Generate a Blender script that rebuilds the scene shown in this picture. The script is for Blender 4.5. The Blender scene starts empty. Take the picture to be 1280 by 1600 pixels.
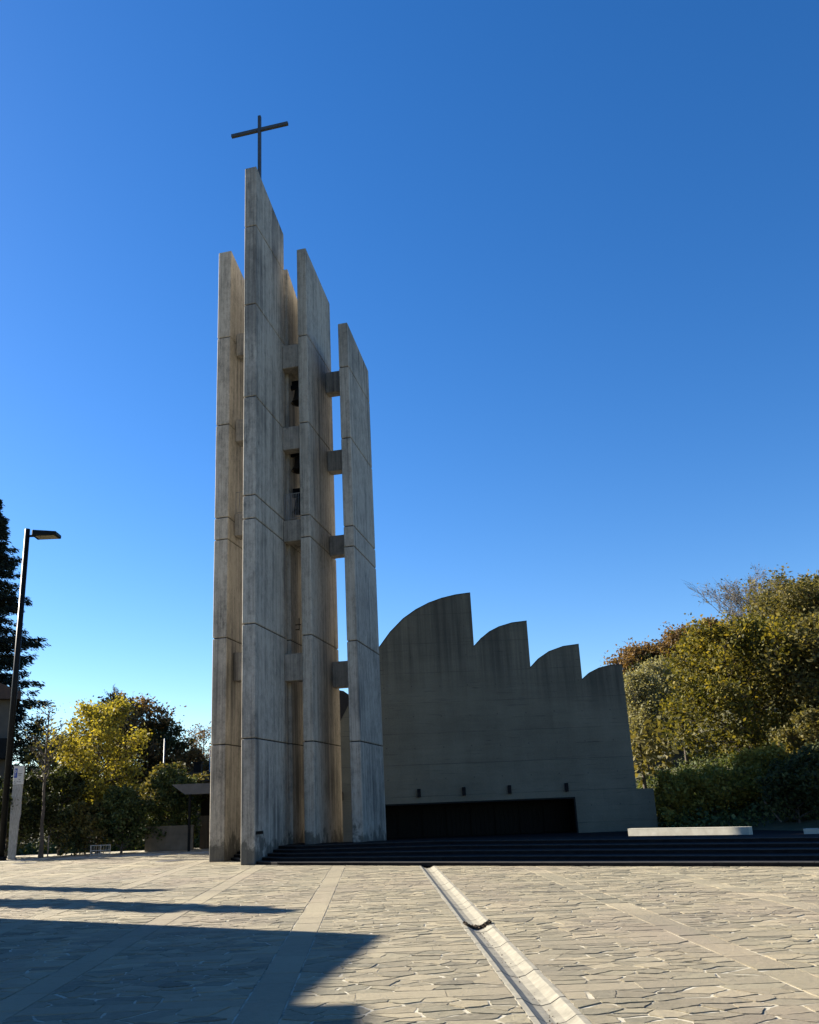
import bpy, bmesh, math, random
import numpy as np
from mathutils import Vector, Matrix
R=math.radians
scene=bpy.context.scene
COL=scene.collection

# ------------------------------------------------------------------ helpers
def link(o,parent=None,mat=None,label=None,cat=None,group=None,kind=None):
    COL.objects.link(o)
    if parent: o.parent=parent
    if mat is not None and o.type=='MESH' and len(o.data.materials)==0: o.data.materials.append(mat)
    if label: o['label']=label
    if cat: o['category']=cat
    if group: o['group']=group
    if kind: o['kind']=kind
    return o
def empty(name,loc,label,cat,group=None,rz=0):
    o=bpy.data.objects.new(name,None); o.location=loc; o.rotation_euler.z=rz; o.empty_display_size=.3
    return link(o,None,None,label,cat,group)
def obj(name,bm,mat,parent=None,smooth=False,**k):
    me=bpy.data.meshes.new(name); bmesh.ops.recalc_face_normals(bm,faces=bm.faces[:]); bm.to_mesh(me); bm.free()
    if smooth: me.polygons.foreach_set('use_smooth',[True]*len(me.polygons))
    return link(bpy.data.objects.new(name,me),parent,mat,**k)
def npmesh(name,co,faces_n,nv,mat,parent=None,tone=None,**k):
    """co (N,3); quads made of consecutive vertices"""
    me=bpy.data.meshes.new(name); n=len(co); me.vertices.add(n); me.vertices.foreach_set('co',np.asarray(co,dtype=np.float32).ravel())
    idx=np.asarray(faces_n,dtype=np.int32).ravel(); nf=len(idx)//nv
    me.loops.add(len(idx)); me.loops.foreach_set('vertex_index',idx)
    me.polygons.add(nf); me.polygons.foreach_set('loop_start',np.arange(0,nf*nv,nv,dtype=np.int32))
    me.update(calc_edges=True)
    if tone is not None:
        a=me.attributes.new('tone','FLOAT','POINT'); a.data.foreach_set('value',np.asarray(tone,dtype=np.float32))
    me.validate()
    return link(bpy.data.objects.new(name,me),parent,mat,**k)
def box(bm,x0,x1,y0,y1,z0,z1,M=None,bev=0):
    v=[bm.verts.new(p) for p in ((x0,y0,z0),(x1,y0,z0),(x1,y1,z0),(x0,y1,z0),(x0,y0,z1),(x1,y0,z1),(x1,y1,z1),(x0,y1,z1))]
    f=[bm.faces.new([v[i] for i in q]) for q in ((0,3,2,1),(4,5,6,7),(0,1,5,4),(1,2,6,5),(2,3,7,6),(3,0,4,7))]
    if bev:
        es=list({e for ff in f for e in ff.edges}); r=bmesh.ops.bevel(bm,geom=es,offset=bev,segments=1,affect='EDGES')
        v=list({q for ff in r['faces'] for q in ff.verts}|{q for q in v if q.is_valid})
    if M is not None:
        for q in v: q.co=M(q.co) if callable(M) else M@q.co
def prism(bm,pts,a,b,M=None,bev=0):
    """pts 2D (p,q) polygon; extruded from a to b; M maps Vector(p,q,t)"""
    va=[bm.verts.new((p,q,a)) for p,q in pts]; vb=[bm.verts.new((p,q,b)) for p,q in pts]; n=len(pts)
    fs=[bm.faces.new(va[::-1]),bm.faces.new(vb)]+[bm.faces.new((va[i],va[(i+1)%n],vb[(i+1)%n],vb[i])) for i in range(n)]
    vs=va+vb
    if bev:
        es=list({e for ff in fs for e in ff.edges}); r=bmesh.ops.bevel(bm,geom=es,offset=bev,segments=1,affect='EDGES')
        vs=list({q for ff in r['faces'] for q in ff.verts}|{q for q in vs if q.is_valid})
    if M is not None:
        for q in vs: q.co=Vector(M(q.co))
def tube(bm,p,q,r0,r1=None,n=10,caps=True):
    p=Vector(p);q=Vector(q);r1=r0 if r1 is None else r1
    d=(q-p).normalized(); a=d.orthogonal().normalized(); b=d.cross(a)
    A=[bm.verts.new(p+(a*math.cos(t)+b*math.sin(t))*r0) for t in [2*math.pi*i/n for i in range(n)]]
    B=[bm.verts.new(q+(a*math.cos(t)+b*math.sin(t))*r1) for t in [2*math.pi*i/n for i in range(n)]]
    for i in range(n): bm.faces.new((A[i],A[(i+1)%n],B[(i+1)%n],B[i]))
    if caps: bm.faces.new(A[::-1]); bm.faces.new(B)
def lathe(bm,prof,c=(0,0,0),n=20,M=None):
    rings=[]
    for r,z in prof:
        rings.append([bm.verts.new((c[0]+r*math.cos(2*math.pi*i/n),c[1]+r*math.sin(2*math.pi*i/n),c[2]+z)) for i in range(n)])
    for a,b in zip(rings,rings[1:]):
        for i in range(n): bm.faces.new((a[i],a[(i+1)%n],b[(i+1)%n],b[i]))

# ------------------------------------------------------------------ materials
class NT:
    def __init__(s,name):
        s.m=bpy.data.materials.new(name); s.m.use_nodes=True; s.t=s.m.node_tree; s.n=s.t.nodes; s.p=s.n['Principled BSDF']; s.l=s.t.links.new
        s.tc=s.n.new('ShaderNodeTexCoord').outputs['Object']
    def put(s,sock,v):
        if hasattr(v,'links') or isinstance(v,bpy.types.NodeSocket): s.l(v,sock)
        else: sock.default_value=v
    def map(s,sc,v=None,loc=(0,0,0)):
        m=s.n.new('ShaderNodeMapping'); m.inputs['Scale'].default_value=sc; m.inputs['Location'].default_value=loc; s.l(v or s.tc,m.inputs['Vector']); return m.outputs[0]
    def noise(s,v,scale=1,detail=4,rough=.6,col=False):
        n=s.n.new('ShaderNodeTexNoise'); n.inputs['Scale'].default_value=scale; n.inputs['Detail'].default_value=detail; n.inputs['Roughness'].default_value=rough; s.l(v,n.inputs['Vector']); return n.outputs['Color' if col else 'Fac']
    def math(s,op,a,b=0.,c=None,clamp=False):
        n=s.n.new('ShaderNodeMath'); n.operation=op; n.use_clamp=clamp; s.put(n.inputs[0],a); s.put(n.inputs[1],b)
        if c is not None: s.put(n.inputs[2],c)
        return n.outputs[0]
    def vmath(s,op,a,b):
        n=s.n.new('ShaderNodeVectorMath'); n.operation=op; s.put(n.inputs[0],a); s.put(n.inputs[1],b); return n.outputs[0]
    def ramp(s,f,stops):
        n=s.n.new('ShaderNodeValToRGB'); s.l(f,n.inputs[0]); e=n.color_ramp.elements
        while len(e)<len(stops): e.new(.5)
        for q,(p,c) in zip(e,stops): q.position=p; q.color=(c if len(c)==4 else (*c,1)) if hasattr(c,'__len__') else (c,c,c,1)
        return n.outputs[0]
    def mix(s,f,a,b,mode='MIX'):
        n=s.n.new('ShaderNodeMix'); n.data_type='RGBA'; n.blend_type=mode; s.put(n.inputs[0],f)
        s.put(n.inputs[6],a if not isinstance(a,tuple) else (*a[:3],1)); s.put(n.inputs[7],b if not isinstance(b,tuple) else (*b[:3],1)); return n.outputs[2]
    def sep(s,v):
        n=s.n.new('ShaderNodeSeparateXYZ'); s.l(v,n.inputs[0]); return n.outputs
    def bump(s,h,st=.3,d=.02):
        n=s.n.new('ShaderNodeBump'); n.inputs['Strength'].default_value=st; n.inputs['Distance'].default_value=d; s.l(h,n.inputs['Height']); s.l(n.outputs[0],s.p.inputs['Normal']); return n
    def done(s,col,rough=.8,metal=0):
        s.put(s.p.inputs['Base Color'],(*col,1) if isinstance(col,tuple) and len(col)==3 else col); s.put(s.p.inputs['Roughness'],rough); s.p.inputs['Metallic'].default_value=metal; return s.m

def concrete(name,light,dark,stain,warm=None,boards=.16,stain_amt=.8):
    m=NT(name)
    n1=m.noise(m.map((1,1,.12)),2.2,6,.65)           # tall streaks
    n2=m.noise(m.map((1,1,.03)),7,3,.6)              # thin runs of rain
    n3=m.noise(m.map((1,1,1)),.35,4,.6)              # broad patches
    n4=m.noise(m.map((1,1,1)),10,7,.8)               # grain
    s0=m.sep(m.tc); wn=m.n.new('ShaderNodeTexWhiteNoise'); wn.noise_dimensions='1D'; m.l(m.math('FLOOR',m.math('DIVIDE',m.math('ADD',s0[0],m.math('MULTIPLY',s0[1],.93)),boards)),wn.inputs['W'])
    n2b=m.noise(m.map((1,1,.025),loc=(5,1,2)),19,3,.6)
    a=m.math('MULTIPLY',n1,.30); a=m.math('MULTIPLY_ADD',n2,.26,a); a=m.math('MULTIPLY_ADD',n3,.30,a); a=m.math('MULTIPLY_ADD',m.math('SUBTRACT',n2b,.5),.4,a); a=m.math('MULTIPLY_ADD',m.math('SUBTRACT',wn.outputs['Value'],.5),.09,a); a=m.math('ADD',a,.15); n5=m.noise(m.map((1,1,.6)),3.3,6,.75); a=m.math('MULTIPLY_ADD',n4,.38,a); a=m.math('MULTIPLY_ADD',m.math('SUBTRACT',n5,.5),.62,a)
    base=m.ramp(a,[(.52,(*dark,1)),(.66,(*[(l+d)/2 for l,d in zip(light,dark)],1)),(.84,(*light,1))])
    # dark rain stains that run down in ragged stripes
    st=m.math('MULTIPLY',m.noise(m.map((1,1,.02),loc=(3,7,1)),3.1,5,.65),m.noise(m.map((.3,.3,.18),loc=(9,2,5)),1,3,.5))
    sf=m.ramp(st,[(.24,0.),(.40,stain_amt)])
    col=m.mix(sf,base,stain)
    if name.startswith('tower'):   # grime and moss creeping up from the ground in a ragged edge
        gz=m.math('SUBTRACT',m.math('MULTIPLY',m.noise(m.map((1,1,.7),loc=(2,2,2)),1.6,6,.7),3.0),m.math('MULTIPLY',s0[2],.62))
        col=m.mix(m.ramp(gz,[(.70,0.),(1.25,.7)]),col,(.025,.026,.02))
    # plank marks of the shuttering
    s=m.sep(m.tc); w=m.math('ADD',s[0],m.math('MULTIPLY',s[1],.93))
    fr=m.math('FRACT',m.math('DIVIDE',w,boards)); edge=m.math('LESS_THAN',fr,.07)
    col=m.mix(m.math('MULTIPLY',edge,.28),col,tuple(d*.6 for d in dark))
    pits=m.ramp(m.noise(m.map((1,1,1)),38,2,.5),[(.69,0.),(.74,.8)]); col=m.mix(pits,col,tuple(d*.5 for d in dark))
    h=m.math('SUBTRACT',m.math('MULTIPLY',n4,.5),m.math('MULTIPLY',edge,.35)); h=m.math('SUBTRACT',h,pits)
    m.bump(h,.35,.02)
    return m.done(col,.9)
M={}
M['tower']=concrete('tower_concrete',(.39,.355,.295),(.10,.094,.08),(.032,.032,.031),boards=.24,stain_amt=.72)
M['beam']=concrete('beam_concrete',(.30,.275,.235),(.10,.094,.082),(.03,.029,.028))

def facade_mat():
    m=NT('facade_concrete')
    n1=m.noise(m.map((1,1,.15)),1.4,6,.65); n3=m.noise(m.map((1,1,1)),.22,4,.6); n4=m.noise(m.map((1,1,1)),10,5,.7)
    nh=m.noise(m.map((.12,1,1)),2.6,5,.65)
    a=m.math('MULTIPLY',n1,.15); a=m.math('MULTIPLY_ADD',n3,.45,a); a=m.math('MULTIPLY_ADD',n4,.3,a); a=m.math('MULTIPLY_ADD',nh,.2,a)
    base=m.ramp(a,[(.40,(.086,.080,.058)),(.72,(.162,.151,.112))])
    # big render courses, slightly different from one another
    c=m.n.new('ShaderNodeCombineXYZ'); s=m.sep(m.tc); w=m.math('MULTIPLY',m.noise(m.map((1,1,1)),.5,2,.5),.12)
    m.l(m.math('ADD',s[0],w),c.inputs[0]); m.l(m.math('ADD',s[2],w),c.inputs[1])
    b=m.n.new('ShaderNodeTexBrick'); m.l(c.outputs[0],b.inputs['Vector']); b.inputs['Scale'].default_value=1; b.inputs['Brick Width'].default_value=1.9; b.inputs['Row Height'].default_value=1.02
    b.inputs['Mortar Size'].default_value=.012; b.inputs['Color1'].default_value=(.9,.9,.9,1); b.inputs['Color2'].default_value=(1.08,1.08,1.08,1); b.inputs['Mortar'].default_value=(.80,.80,.80,1)
    fade=m.ramp(m.noise(m.map((.6,1,1.3)),.4,3,.6),[(.42,.05),(.6,.75)])
    col=m.mix(fade,base,b.outputs['Color'],'MULTIPLY')
    # streaks running down from the roof edge: height above the local valley line, as weathering has it
    top=m.math('SUBTRACT',13.2,m.math('MULTIPLY',m.math('MAXIMUM',s[0],5.),.24))
    hm=m.math('MULTIPLY',m.math('SUBTRACT',s[2],m.math('SUBTRACT',top,2.6)),.33,clamp=True)
    st=m.noise(m.map((1,1,.03),loc=(3,7,1)),2.2,5,.7)
    sf=m.math('MULTIPLY',m.ramp(st,[(.36,.1),(.62,1.)]),hm)
    col=m.mix(m.math('MULTIPLY',sf,.62),col,(.014,.014,.014))
    sp=m.ramp(m.noise(m.map((.25,1,2.6),loc=(1,4,2)),1.7,4,.7),[(.66,0.),(.72,.6)]); col=m.mix(sp,col,(.022,.022,.020))
    # level lines where one pour met the next, broken up along their length
    zz=m.math('ADD',s[2],m.math('MULTIPLY',m.noise(m.map((.3,1,1)),1,3,.6),.10))
    ln=m.math('LESS_THAN',m.math('ABSOLUTE',m.math('SUBTRACT',m.math('FRACT',m.math('DIVIDE',zz,2.04)),.5)),.009)
    ln=m.math('MULTIPLY',ln,m.ramp(m.noise(m.map((.22,1,.9),loc=(4,4,4)),1,3,.6),[(.40,.08),(.58,.6)]))
    col=m.mix(ln,col,(.035,.033,.028))
    hs_=m.ramp(m.noise(m.map((.35,1,6),loc=(2,9,3)),1.1,4,.65),[(.60,0.),(.66,.45)]); col=m.mix(hs_,col,(.052,.05,.04))
    tie=m.n.new('ShaderNodeTexVoronoi'); tie.voronoi_dimensions='2D'; tie.inputs['Scale'].default_value=1; tie.inputs['Randomness'].default_value=.04; c2=m.n.new('ShaderNodeCombineXYZ'); m.l(m.math('DIVIDE',s[0],1.9),c2.inputs[0]); m.l(m.math('DIVIDE',s[2],2.04),c2.inputs[1]); m.l(c2.outputs[0],tie.inputs['Vector'])
    col=m.mix(m.math('MULTIPLY',m.math('LESS_THAN',tie.outputs['Distance'],.022),.6),col,(.03,.03,.027))
    m.bump(m.math('ADD',n4,m.math('ADD',m.math('MULTIPLY',b.outputs['Fac'],-.6),m.math('MULTIPLY',ln,-1.))),.35,.02)
    return m.done(col,.92)
M['facade']=facade_mat()

def paving_mat():
    m=NT('mortar_bed'); n=m.noise(m.tc,1.6,5,.65); g=m.noise(m.tc,14,4,.6)
    col=m.ramp(n,[(.40,(.16,.14,.10)),(.50,(.44,.40,.30)),(.7,(.54,.50,.39))]); col=m.mix(m.math('MULTIPLY',g,.35),col,(.10,.09,.07)); m.bump(g,.4,.02)
    return m.done(col,.9)
def stone_mat():
    m=NT('flagstone'); a=m.n.new('ShaderNodeAttribute'); a.attribute_name='tone'; t=a.outputs['Fac']
    col=m.ramp(t,[(0,(.095,.09,.066)),(.12,(.24,.22,.155)),(.28,(.145,.142,.104)),(.42,(.31,.275,.19)),(.56,(.175,.16,.112)),(.70,(.26,.243,.172)),(.82,(.35,.31,.22)),(.9,(.23,.21,.15)),(1,(.31,.28,.20))])
    g=m.noise(m.map((1,1.5,1)),5.5,7,.72); big=m.noise(m.tc,.14,4,.6); fine=m.noise(m.map((1,2.2,1)),19,6,.8)
    col=m.mix(m.ramp(g,[(.42,0.),(.72,.5)]),col,(.33,.305,.24)); col=m.mix(m.ramp(g,[(.26,.55),(.44,0.)]),col,(.115,.108,.085))
    col=m.mix(m.ramp(big,[(.36,.35),(.6,0.)]),col,(.135,.125,.10))
    s=m.sep(m.tc); red=m.math('MULTIPLY',m.math('LESS_THAN',m.math('ABSOLUTE',m.math('SUBTRACT',s[0],6.22)),.33),m.math('GREATER_THAN',t,.865))
    col=m.mix(m.math('MULTIPLY',red,.35),col,(.29,.215,.16)); col=m.mix(1.,col,(1.06,1.0,.90),'MULTIPLY')
    warm=m.ramp(m.noise(m.map((.25,.12,1),loc=(1.3,5,0)),1,3,.5),[(.5,0.),(.66,.4)]); col=m.mix(warm,col,(.25,.195,.145))
    col=m.mix(m.ramp(fine,[(.62,0.),(.72,.6)]),col,(.10,.095,.08))
    m.bump(m.math('MULTIPLY_ADD',fine,.5,g),1.,.045)
    return m.done(col,.85)
M['stone']=stone_mat()
M['paving']=paving_mat()

def simple(name,c1,c2,scale=3,rough=.8,metal=0,bump=.1,stretch=(1,1,1)):
    m=NT(name); n=m.noise(m.map(stretch),scale,5,.65); col=m.ramp(n,[(.32,(*c1,1)),(.68,(*c2,1))])
    if bump: m.bump(n,bump,.02)
    return m.done(col,rough,metal)
M['gutter']=simple('gutter_stone',(.17,.157,.12),(.27,.25,.195),5,.85,bump=.3)
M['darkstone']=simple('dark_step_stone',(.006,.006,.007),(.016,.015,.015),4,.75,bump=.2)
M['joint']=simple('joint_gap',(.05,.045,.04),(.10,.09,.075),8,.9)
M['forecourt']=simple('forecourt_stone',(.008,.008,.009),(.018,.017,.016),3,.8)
M['grass']=simple('hill_earth',(.03,.036,.014),(.075,.07,.03),1.2,.95,bump=.4)
M['blackmetal']=simple('black_metal',(.006,.0065,.007),(.011,.012,.013),5,.45,.3,bump=0)
M['crossmetal']=simple('dark_cross_metal',(.035,.04,.042),(.05,.055,.055),.8,.5,.1,bump=0)
M['roofmetal']=simple('dark_roof_sheet',(.008,.008,.009),(.018,.018,.019),3,.5,.3,bump=.05)
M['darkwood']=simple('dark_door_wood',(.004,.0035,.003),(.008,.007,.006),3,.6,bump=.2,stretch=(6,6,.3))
M['bronze']=simple('bell_bronze',(.02,.018,.015),(.05,.04,.028),6,.5,.7,bump=0)
M['rail']=simple('galvanised_rail',(.22,.22,.22),(.34,.34,.34),9,.5,.5,bump=0)
M['whitewall']=simple('pale_low_wall_render',(.38,.355,.285),(.52,.49,.40),2.2,.85,bump=.1)
M['gardenwall']=simple('garden_wall_render',(.10,.085,.06),(.16,.135,.10),1.4,.9)
M['housewall']=simple('house_wall_render',(.06,.053,.043),(.09,.08,.065),.9,.9)
M['brownroof']=simple('brown_roof_eave',(.035,.02,.014),(.07,.04,.027),2,.8)
M['fascia']=simple('grey_fascia',(.05,.05,.052),(.08,.08,.082),2,.6)
M['plank']=simple('porch_planks',(.05,.036,.02),(.095,.07,.042),3,.8,stretch=(5,5,.25))
M['white']=simple('white_paint',(.45,.445,.42),(.6,.59,.56),5,.6,bump=0)
M['weathered']=simple('weathered_white_panel',(.20,.195,.18),(.42,.41,.385),4,.7,stretch=(4,4,.8))
M['blue']=simple('blue_sign',(.02,.06,.28),(.03,.08,.34),4,.5,bump=0)
M['ink']=simple('grey_print',(.09,.09,.09),(.16,.16,.16),9,.7,bump=0)
M['glass']=simple('dark_glass',(.01,.012,.015),(.02,.022,.026),1,.1,0,bump=0)
M['lens']=simple('lamp_lens',(.22,.19,.13),(.30,.26,.18),3,.3,0,bump=0)
M['bark']=simple('bark',(.045,.036,.028),(.10,.082,.065),7,.95,bump=.5,stretch=(1,1,.3))
M['palebark']=simple('pale_bark',(.13,.115,.10),(.24,.215,.19),7,.95,bump=.4,stretch=(1,1,.3))
M['stake']=simple('stake_wood',(.22,.17,.14),(.34,.27,.22),6,.8,stretch=(1,1,.3))
M['leaflitter']=simple('dead_leaf',(.03,.022,.014),(.09,.055,.025),20,.9,bump=0)
M['iron']=simple('cast_iron',(.04,.038,.035),(.08,.075,.07),12,.7,.3)

def leafmat(name,stops,trans=.35):
    m=NT(name); a=m.n.new('ShaderNodeAttribute'); a.attribute_name='tone'
    oi=m.n.new('ShaderNodeObjectInfo'); f=m.math('ADD',a.outputs['Fac'],m.math('MULTIPLY',m.math('SUBTRACT',oi.outputs['Random'],.5),.22),clamp=True)
    col=m.ramp(f,[(p,(*c,1)) for p,c in stops]); m.done(col,.65); m.p.inputs['Specular IOR Level'].default_value=.25
    t=m.n.new('ShaderNodeBsdfTranslucent'); m.l(m.mix(1.,col,(1.25,1.15,.6),'MULTIPLY'),t.inputs[0])
    x=m.n.new('ShaderNodeMixShader'); x.inputs[0].default_value=trans; m.l(m.p.outputs[0],x.inputs[1]); m.l(t.outputs[0],x.inputs[2]); m.l(x.outputs[0],m.n['Material Output'].inputs[0])
    return m.m
L={}
L['yellow']=leafmat('yellow_leaf',[(0,(.05,.055,.016)),(.35,(.15,.145,.028)),(.7,(.30,.26,.035)),(1,(.48,.40,.07))],.42)
L['yellowgreen']=leafmat('yellow_green_leaf',[(0,(.035,.042,.011)),(.35,(.105,.10,.02)),(.7,(.21,.175,.028)),(1,(.34,.25,.036))],.42)
L['olive']=leafmat('olive_leaf',[(0,(.035,.038,.013)),(.5,(.105,.098,.032)),(1,(.21,.17,.052))],.4)
L['brown']=leafmat('brown_leaf',[(0,(.06,.042,.02)),(.5,(.17,.105,.04)),(1,(.28,.17,.06))],.35)
L['pale']=leafmat('pale_leaf',[(0,(.13,.13,.06)),(.5,(.25,.235,.115)),(1,(.36,.33,.17))],.35)
L['hedge']=leafmat('lifted_shade_leaf',[(0,(.09,.085,.02)),(.5,(.24,.20,.04)),(1,(.42,.34,.08))],.4)  # leaf colour lightened and warmed to offset the church's shade
L['dark']=leafmat('dark_green_leaf',[(0,(.014,.02,.008)),(.5,(.04,.052,.018)),(1,(.10,.11,.035))],.3)
L['laurel']=leafmat('laurel_leaf',[(0,(.025,.038,.014)),(.5,(.065,.09,.028)),(1,(.17,.18,.065))],.3)
L['spruce']=leafmat('spruce_needle',[(0,(.008,.014,.010)),(.6,(.02,.03,.019)),(1,(.045,.06,.032))],.12)

# ------------------------------------------------------------------ world, sun, camera
SAZ=R(61.5); SEL=R(29.5)      # the sun stands to the left and a little behind the tower
sunv=Vector((-math.sin(SAZ)*math.cos(SEL),math.cos(SAZ)*math.cos(SEL),math.sin(SEL)))
w=bpy.data.worlds.new('World'); scene.world=w; w.use_nodes=True
nt=w.node_tree; bg=nt.nodes['Background']; sky=nt.nodes.new('ShaderNodeTexSky'); sky.sky_type='NISHITA'; sky.sun_disc=False
sky.sun_elevation=SEL; sky.sun_rotation=-SAZ; sky.altitude=300; sky.air_density=1.0; sky.dust_density=.15; sky.ozone_density=3.0
hs=nt.nodes.new('ShaderNodeHueSaturation'); hs.inputs['Saturation'].default_value=1.31; hs.inputs['Hue'].default_value=.508; nt.links.new(sky.outputs[0],hs.inputs['Color']); nt.links.new(hs.outputs[0],bg.inputs[0]); bg.inputs[1].default_value=.063
sl=bpy.data.lights.new('Sun','SUN'); sl.energy=5.0; sl.angle=R(.53); sl.color=(1,.91,.76)
so=bpy.data.objects.new('Sun',sl); so.rotation_euler=sunv.to_track_quat('Z','Y').to_euler(); COL.objects.link(so)
cam=bpy.data.cameras.new('Camera'); co=bpy.data.objects.new('Camera',cam); COL.objects.link(co); scene.camera=co
cam.sensor_fit='VERTICAL'; cam.sensor_height=24; cam.lens=24*1300/1600; cam.shift_x=48/1600; cam.shift_y=83/1600; cam.clip_end=3000
co.matrix_world=Matrix.Translation((0,0,2.75))@Matrix.Rotation(math.pi/2+R(15.9),4,'X')@Matrix.Rotation(R(-2.3),4,'Z')
scene.render.resolution_x=819; scene.render.resolution_y=1024
scene.view_settings.view_transform='Standard'; scene.view_settings.look='None'; scene.view_settings.exposure=1.62; scene.view_settings.gamma=1

# ------------------------------------------------------------------ terrain
def hgt(x,y):
    x=np.asarray(x,float); y=np.asarray(y,float)
    t=np.clip((x+.25*(y-60)-12)/60,0,1); h=18.5*t*t*(3-2*t)*np.clip((y-30)/30,0,1)
    t2=np.clip((y-95)/130,0,1); h=h+7*t2*t2*(3-2*t2)*np.clip((20-x)/40,0,1)
    return h
def hz(x,y): return float(hgt(x,y))-.25
gx=np.concatenate([np.linspace(-1500,-130,12),np.linspace(-120,140,131),np.linspace(150,1500,12)]); gy=np.concatenate([np.linspace(-1500,-40,10),np.linspace(-30,240,136),np.linspace(260,2400,14)])
X,Y=np.meshgrid(gx,gy); Z=hgt(X,Y)-.25
n=len(gx); ii=(np.arange(len(gy)-1)[:,None]*n+np.arange(n-1)[None]).ravel()
npmesh('terrain',np.stack([X,Y,Z],-1).reshape(-1,3),np.stack([ii,ii+1,ii+n+1,ii+n],-1),4,M['grass'],kind='structure')

# ------------------------------------------------------------------ piazza, gutter, joint
PR=.018
bm=bmesh.new()
box(bm,-70,1.93,-25,66,-.2,-.010); box(bm,2.63,70,-25,66,-.2,-.010)
o=obj('piazza',bm,M['paving'],kind='structure'); o.rotation_euler.z=PR
rs=random.Random(12); SV=[];SF=[];ST=[]
def addstone(poly,tone,h):
    cx_=sum(p[0] for p in poly)/len(poly); cy_=sum(p[1] for p in poly)/len(poly); tx=rs.uniform(-.012,.012); ty=rs.uniform(-.014,.014)
    if tone>.865: tx=ty=0.
    b=len(SV); n=len(poly)
    for x,y in poly: SV.append((x,y,h+(x-cx_)*tx+(y-cy_)*ty))
    for x,y in poly: SV.append((x,y,-.03))
    SF.append(list(range(b,b+n))); 
    for i in range(n): j=(i+1)%n; SF.append([b+i,b+n+i,b+n+j,b+j])
    ST.extend([tone]*(2*n))
def clip(poly,mx,my,nx,ny):   # keep the side where (p-m).n<0
    out=[]; n=len(poly)
    for i in range(n):
        a=poly[i]; b=poly[(i+1)%n]; da=(a[0]-mx)*nx+(a[1]-my)*ny; db=(b[0]-mx)*nx+(b[1]-my)*ny
        if da<0: out.append(a)
        if (da<0)!=(db<0): t=da/(da-db); out.append((a[0]+(b[0]-a[0])*t,a[1]+(b[1]-a[1])*t))
    return out
def rough(poly,amt):
    out=[]; n=len(poly)
    for i in range(n):
        a=poly[i]; b=poly[(i+1)%n]; L_=math.hypot(b[0]-a[0],b[1]-a[1]); out.append(a); k=int(L_/.11)
        for q in range(1,k+1):
            f=q/(k+1); out.append((a[0]+(b[0]-a[0])*f+rs.uniform(-amt,amt),a[1]+(b[1]-a[1])*f+rs.uniform(-amt,amt)))
    return out
GS=3.94
for ci in range(-8,8):
    for cj in range(-2,12):
        xa=2.28+GS*ci+.31+.02; xb=2.28+GS*(ci+1)-.31-.02; ya=13.55+GS*(cj-1)+.24+.02; yb=13.55+GS*cj-.24-.02
        if ci==0: xa+=.04
        if ci==-1: xb-=.04
        if yb<5 or abs((xa+xb)/2)>9+.62*ya: continue
        if ya>66: continue
        far=ya>36; nx_=6 if not far else 4; ny_=13 if not far else 9; sites=[]
        for a in range(nx_):
            for b in range(ny_):
                if rs.random()<.12: continue
                sites.append((xa+(xb-xa)*(a+.5+(.25 if b%2 else -.25)+rs.uniform(-.42,.42))/nx_,ya+(yb-ya)*(b+.5+rs.uniform(-.46,.46))/ny_))
        for i,(px,py) in enumerate(sites):
            poly=[(xa,ya),(xb,ya),(xb,yb),(xa,yb)]; sl_=.9
            nb=sorted(((qx-px)**2*sl_*.35+(qy-py)**2,qx,qy) for k,(qx,qy) in enumerate(sites) if k!=i)[:11]
            for _,qx,qy in nb:
                dx=(qx-px)*.42; dy=qy-py; ln=math.hypot(dx,dy); gp=rs.choice((.007,.012,.018,.026,.04)); u=dx/ln; v=dy/ln
                poly=clip(poly,(px+qx)/2-u*gp,(py+qy)/2-v*gp,u,v)
                if len(poly)<3: break
            if len(poly)<3: continue
            addstone(rough(poly,.017) if not far else poly,rs.random()*.86,rs.uniform(-.005,.006))
# long slabs of the grid bands
for ci in range(-8,9):
    if ci==0: continue
    x0=2.28+GS*ci-.30; y=4.
    while y<64:
        l_=rs.uniform(.8,1.7)
        if abs(x0)<9+.62*y+4: addstone([(x0,y),(x0+.6,y),(x0+.6,y+l_-.015),(x0,y+l_-.015)],(.87+.13*rs.random()) if ci<1 else rs.uniform(.2,.84),rs.uniform(-.003,.004))
        y+=l_
for cj in range(-2,13):
    for ci in range(-8,8):
        x=2.28+GS*ci+.325+(.03 if ci==0 else 0); xe=2.28+GS*(ci+1)-.325-(.03 if ci==-1 else 0); yc=13.55+GS*cj
        if yc<5 or abs(x)>9+.62*yc+4 or yc>64: continue
        while x<xe-.05:
            l_=min(rs.uniform(.8,1.6),xe-x); 
            if xe-x-l_<.3: l_=xe-x
            addstone([(x,yc-.235),(x+l_-.015,yc-.235),(x+l_-.015,yc+.235),(x,yc+.235)],.87+.13*rs.random(),rs.uniform(-.003,.004)); x+=l_
me=bpy.data.meshes.new('flagstones'); me.from_pydata(SV,[],SF); me.update()
a_=me.attributes.new('tone','FLOAT','POINT'); a_.data.foreach_set('value',ST); me.validate()
o=link(bpy.data.objects.new('paving',me),None,M['stone'],kind='structure'); o.rotation_euler.z=PR
rnd=random.Random(4)
bm=bmesh.new(); y=6.
prof=[(-.349,-.16),(-.349,.004),(-.27,.004),(-.23,-.02),(-.13,-.075),(0,-.10),(.13,-.075),(.23,-.02),(.27,.004),(.349,.004),(.349,-.16)]
while y<44:
    ln=rnd.choice([.85,1.0,1.0,1.15]); dz=rnd.uniform(-.006,.004)
    a=[bm.verts.new((2.28+p,y,q+dz)) for p,q in prof]; b=[bm.verts.new((2.28+p,y+ln-.022,q+dz)) for p,q in prof]
    for i in range(len(prof)-1): bm.faces.new((a[i],a[i+1],b[i+1],b[i]))
    bm.faces.new(a); bm.faces.new(b); y+=ln
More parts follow.
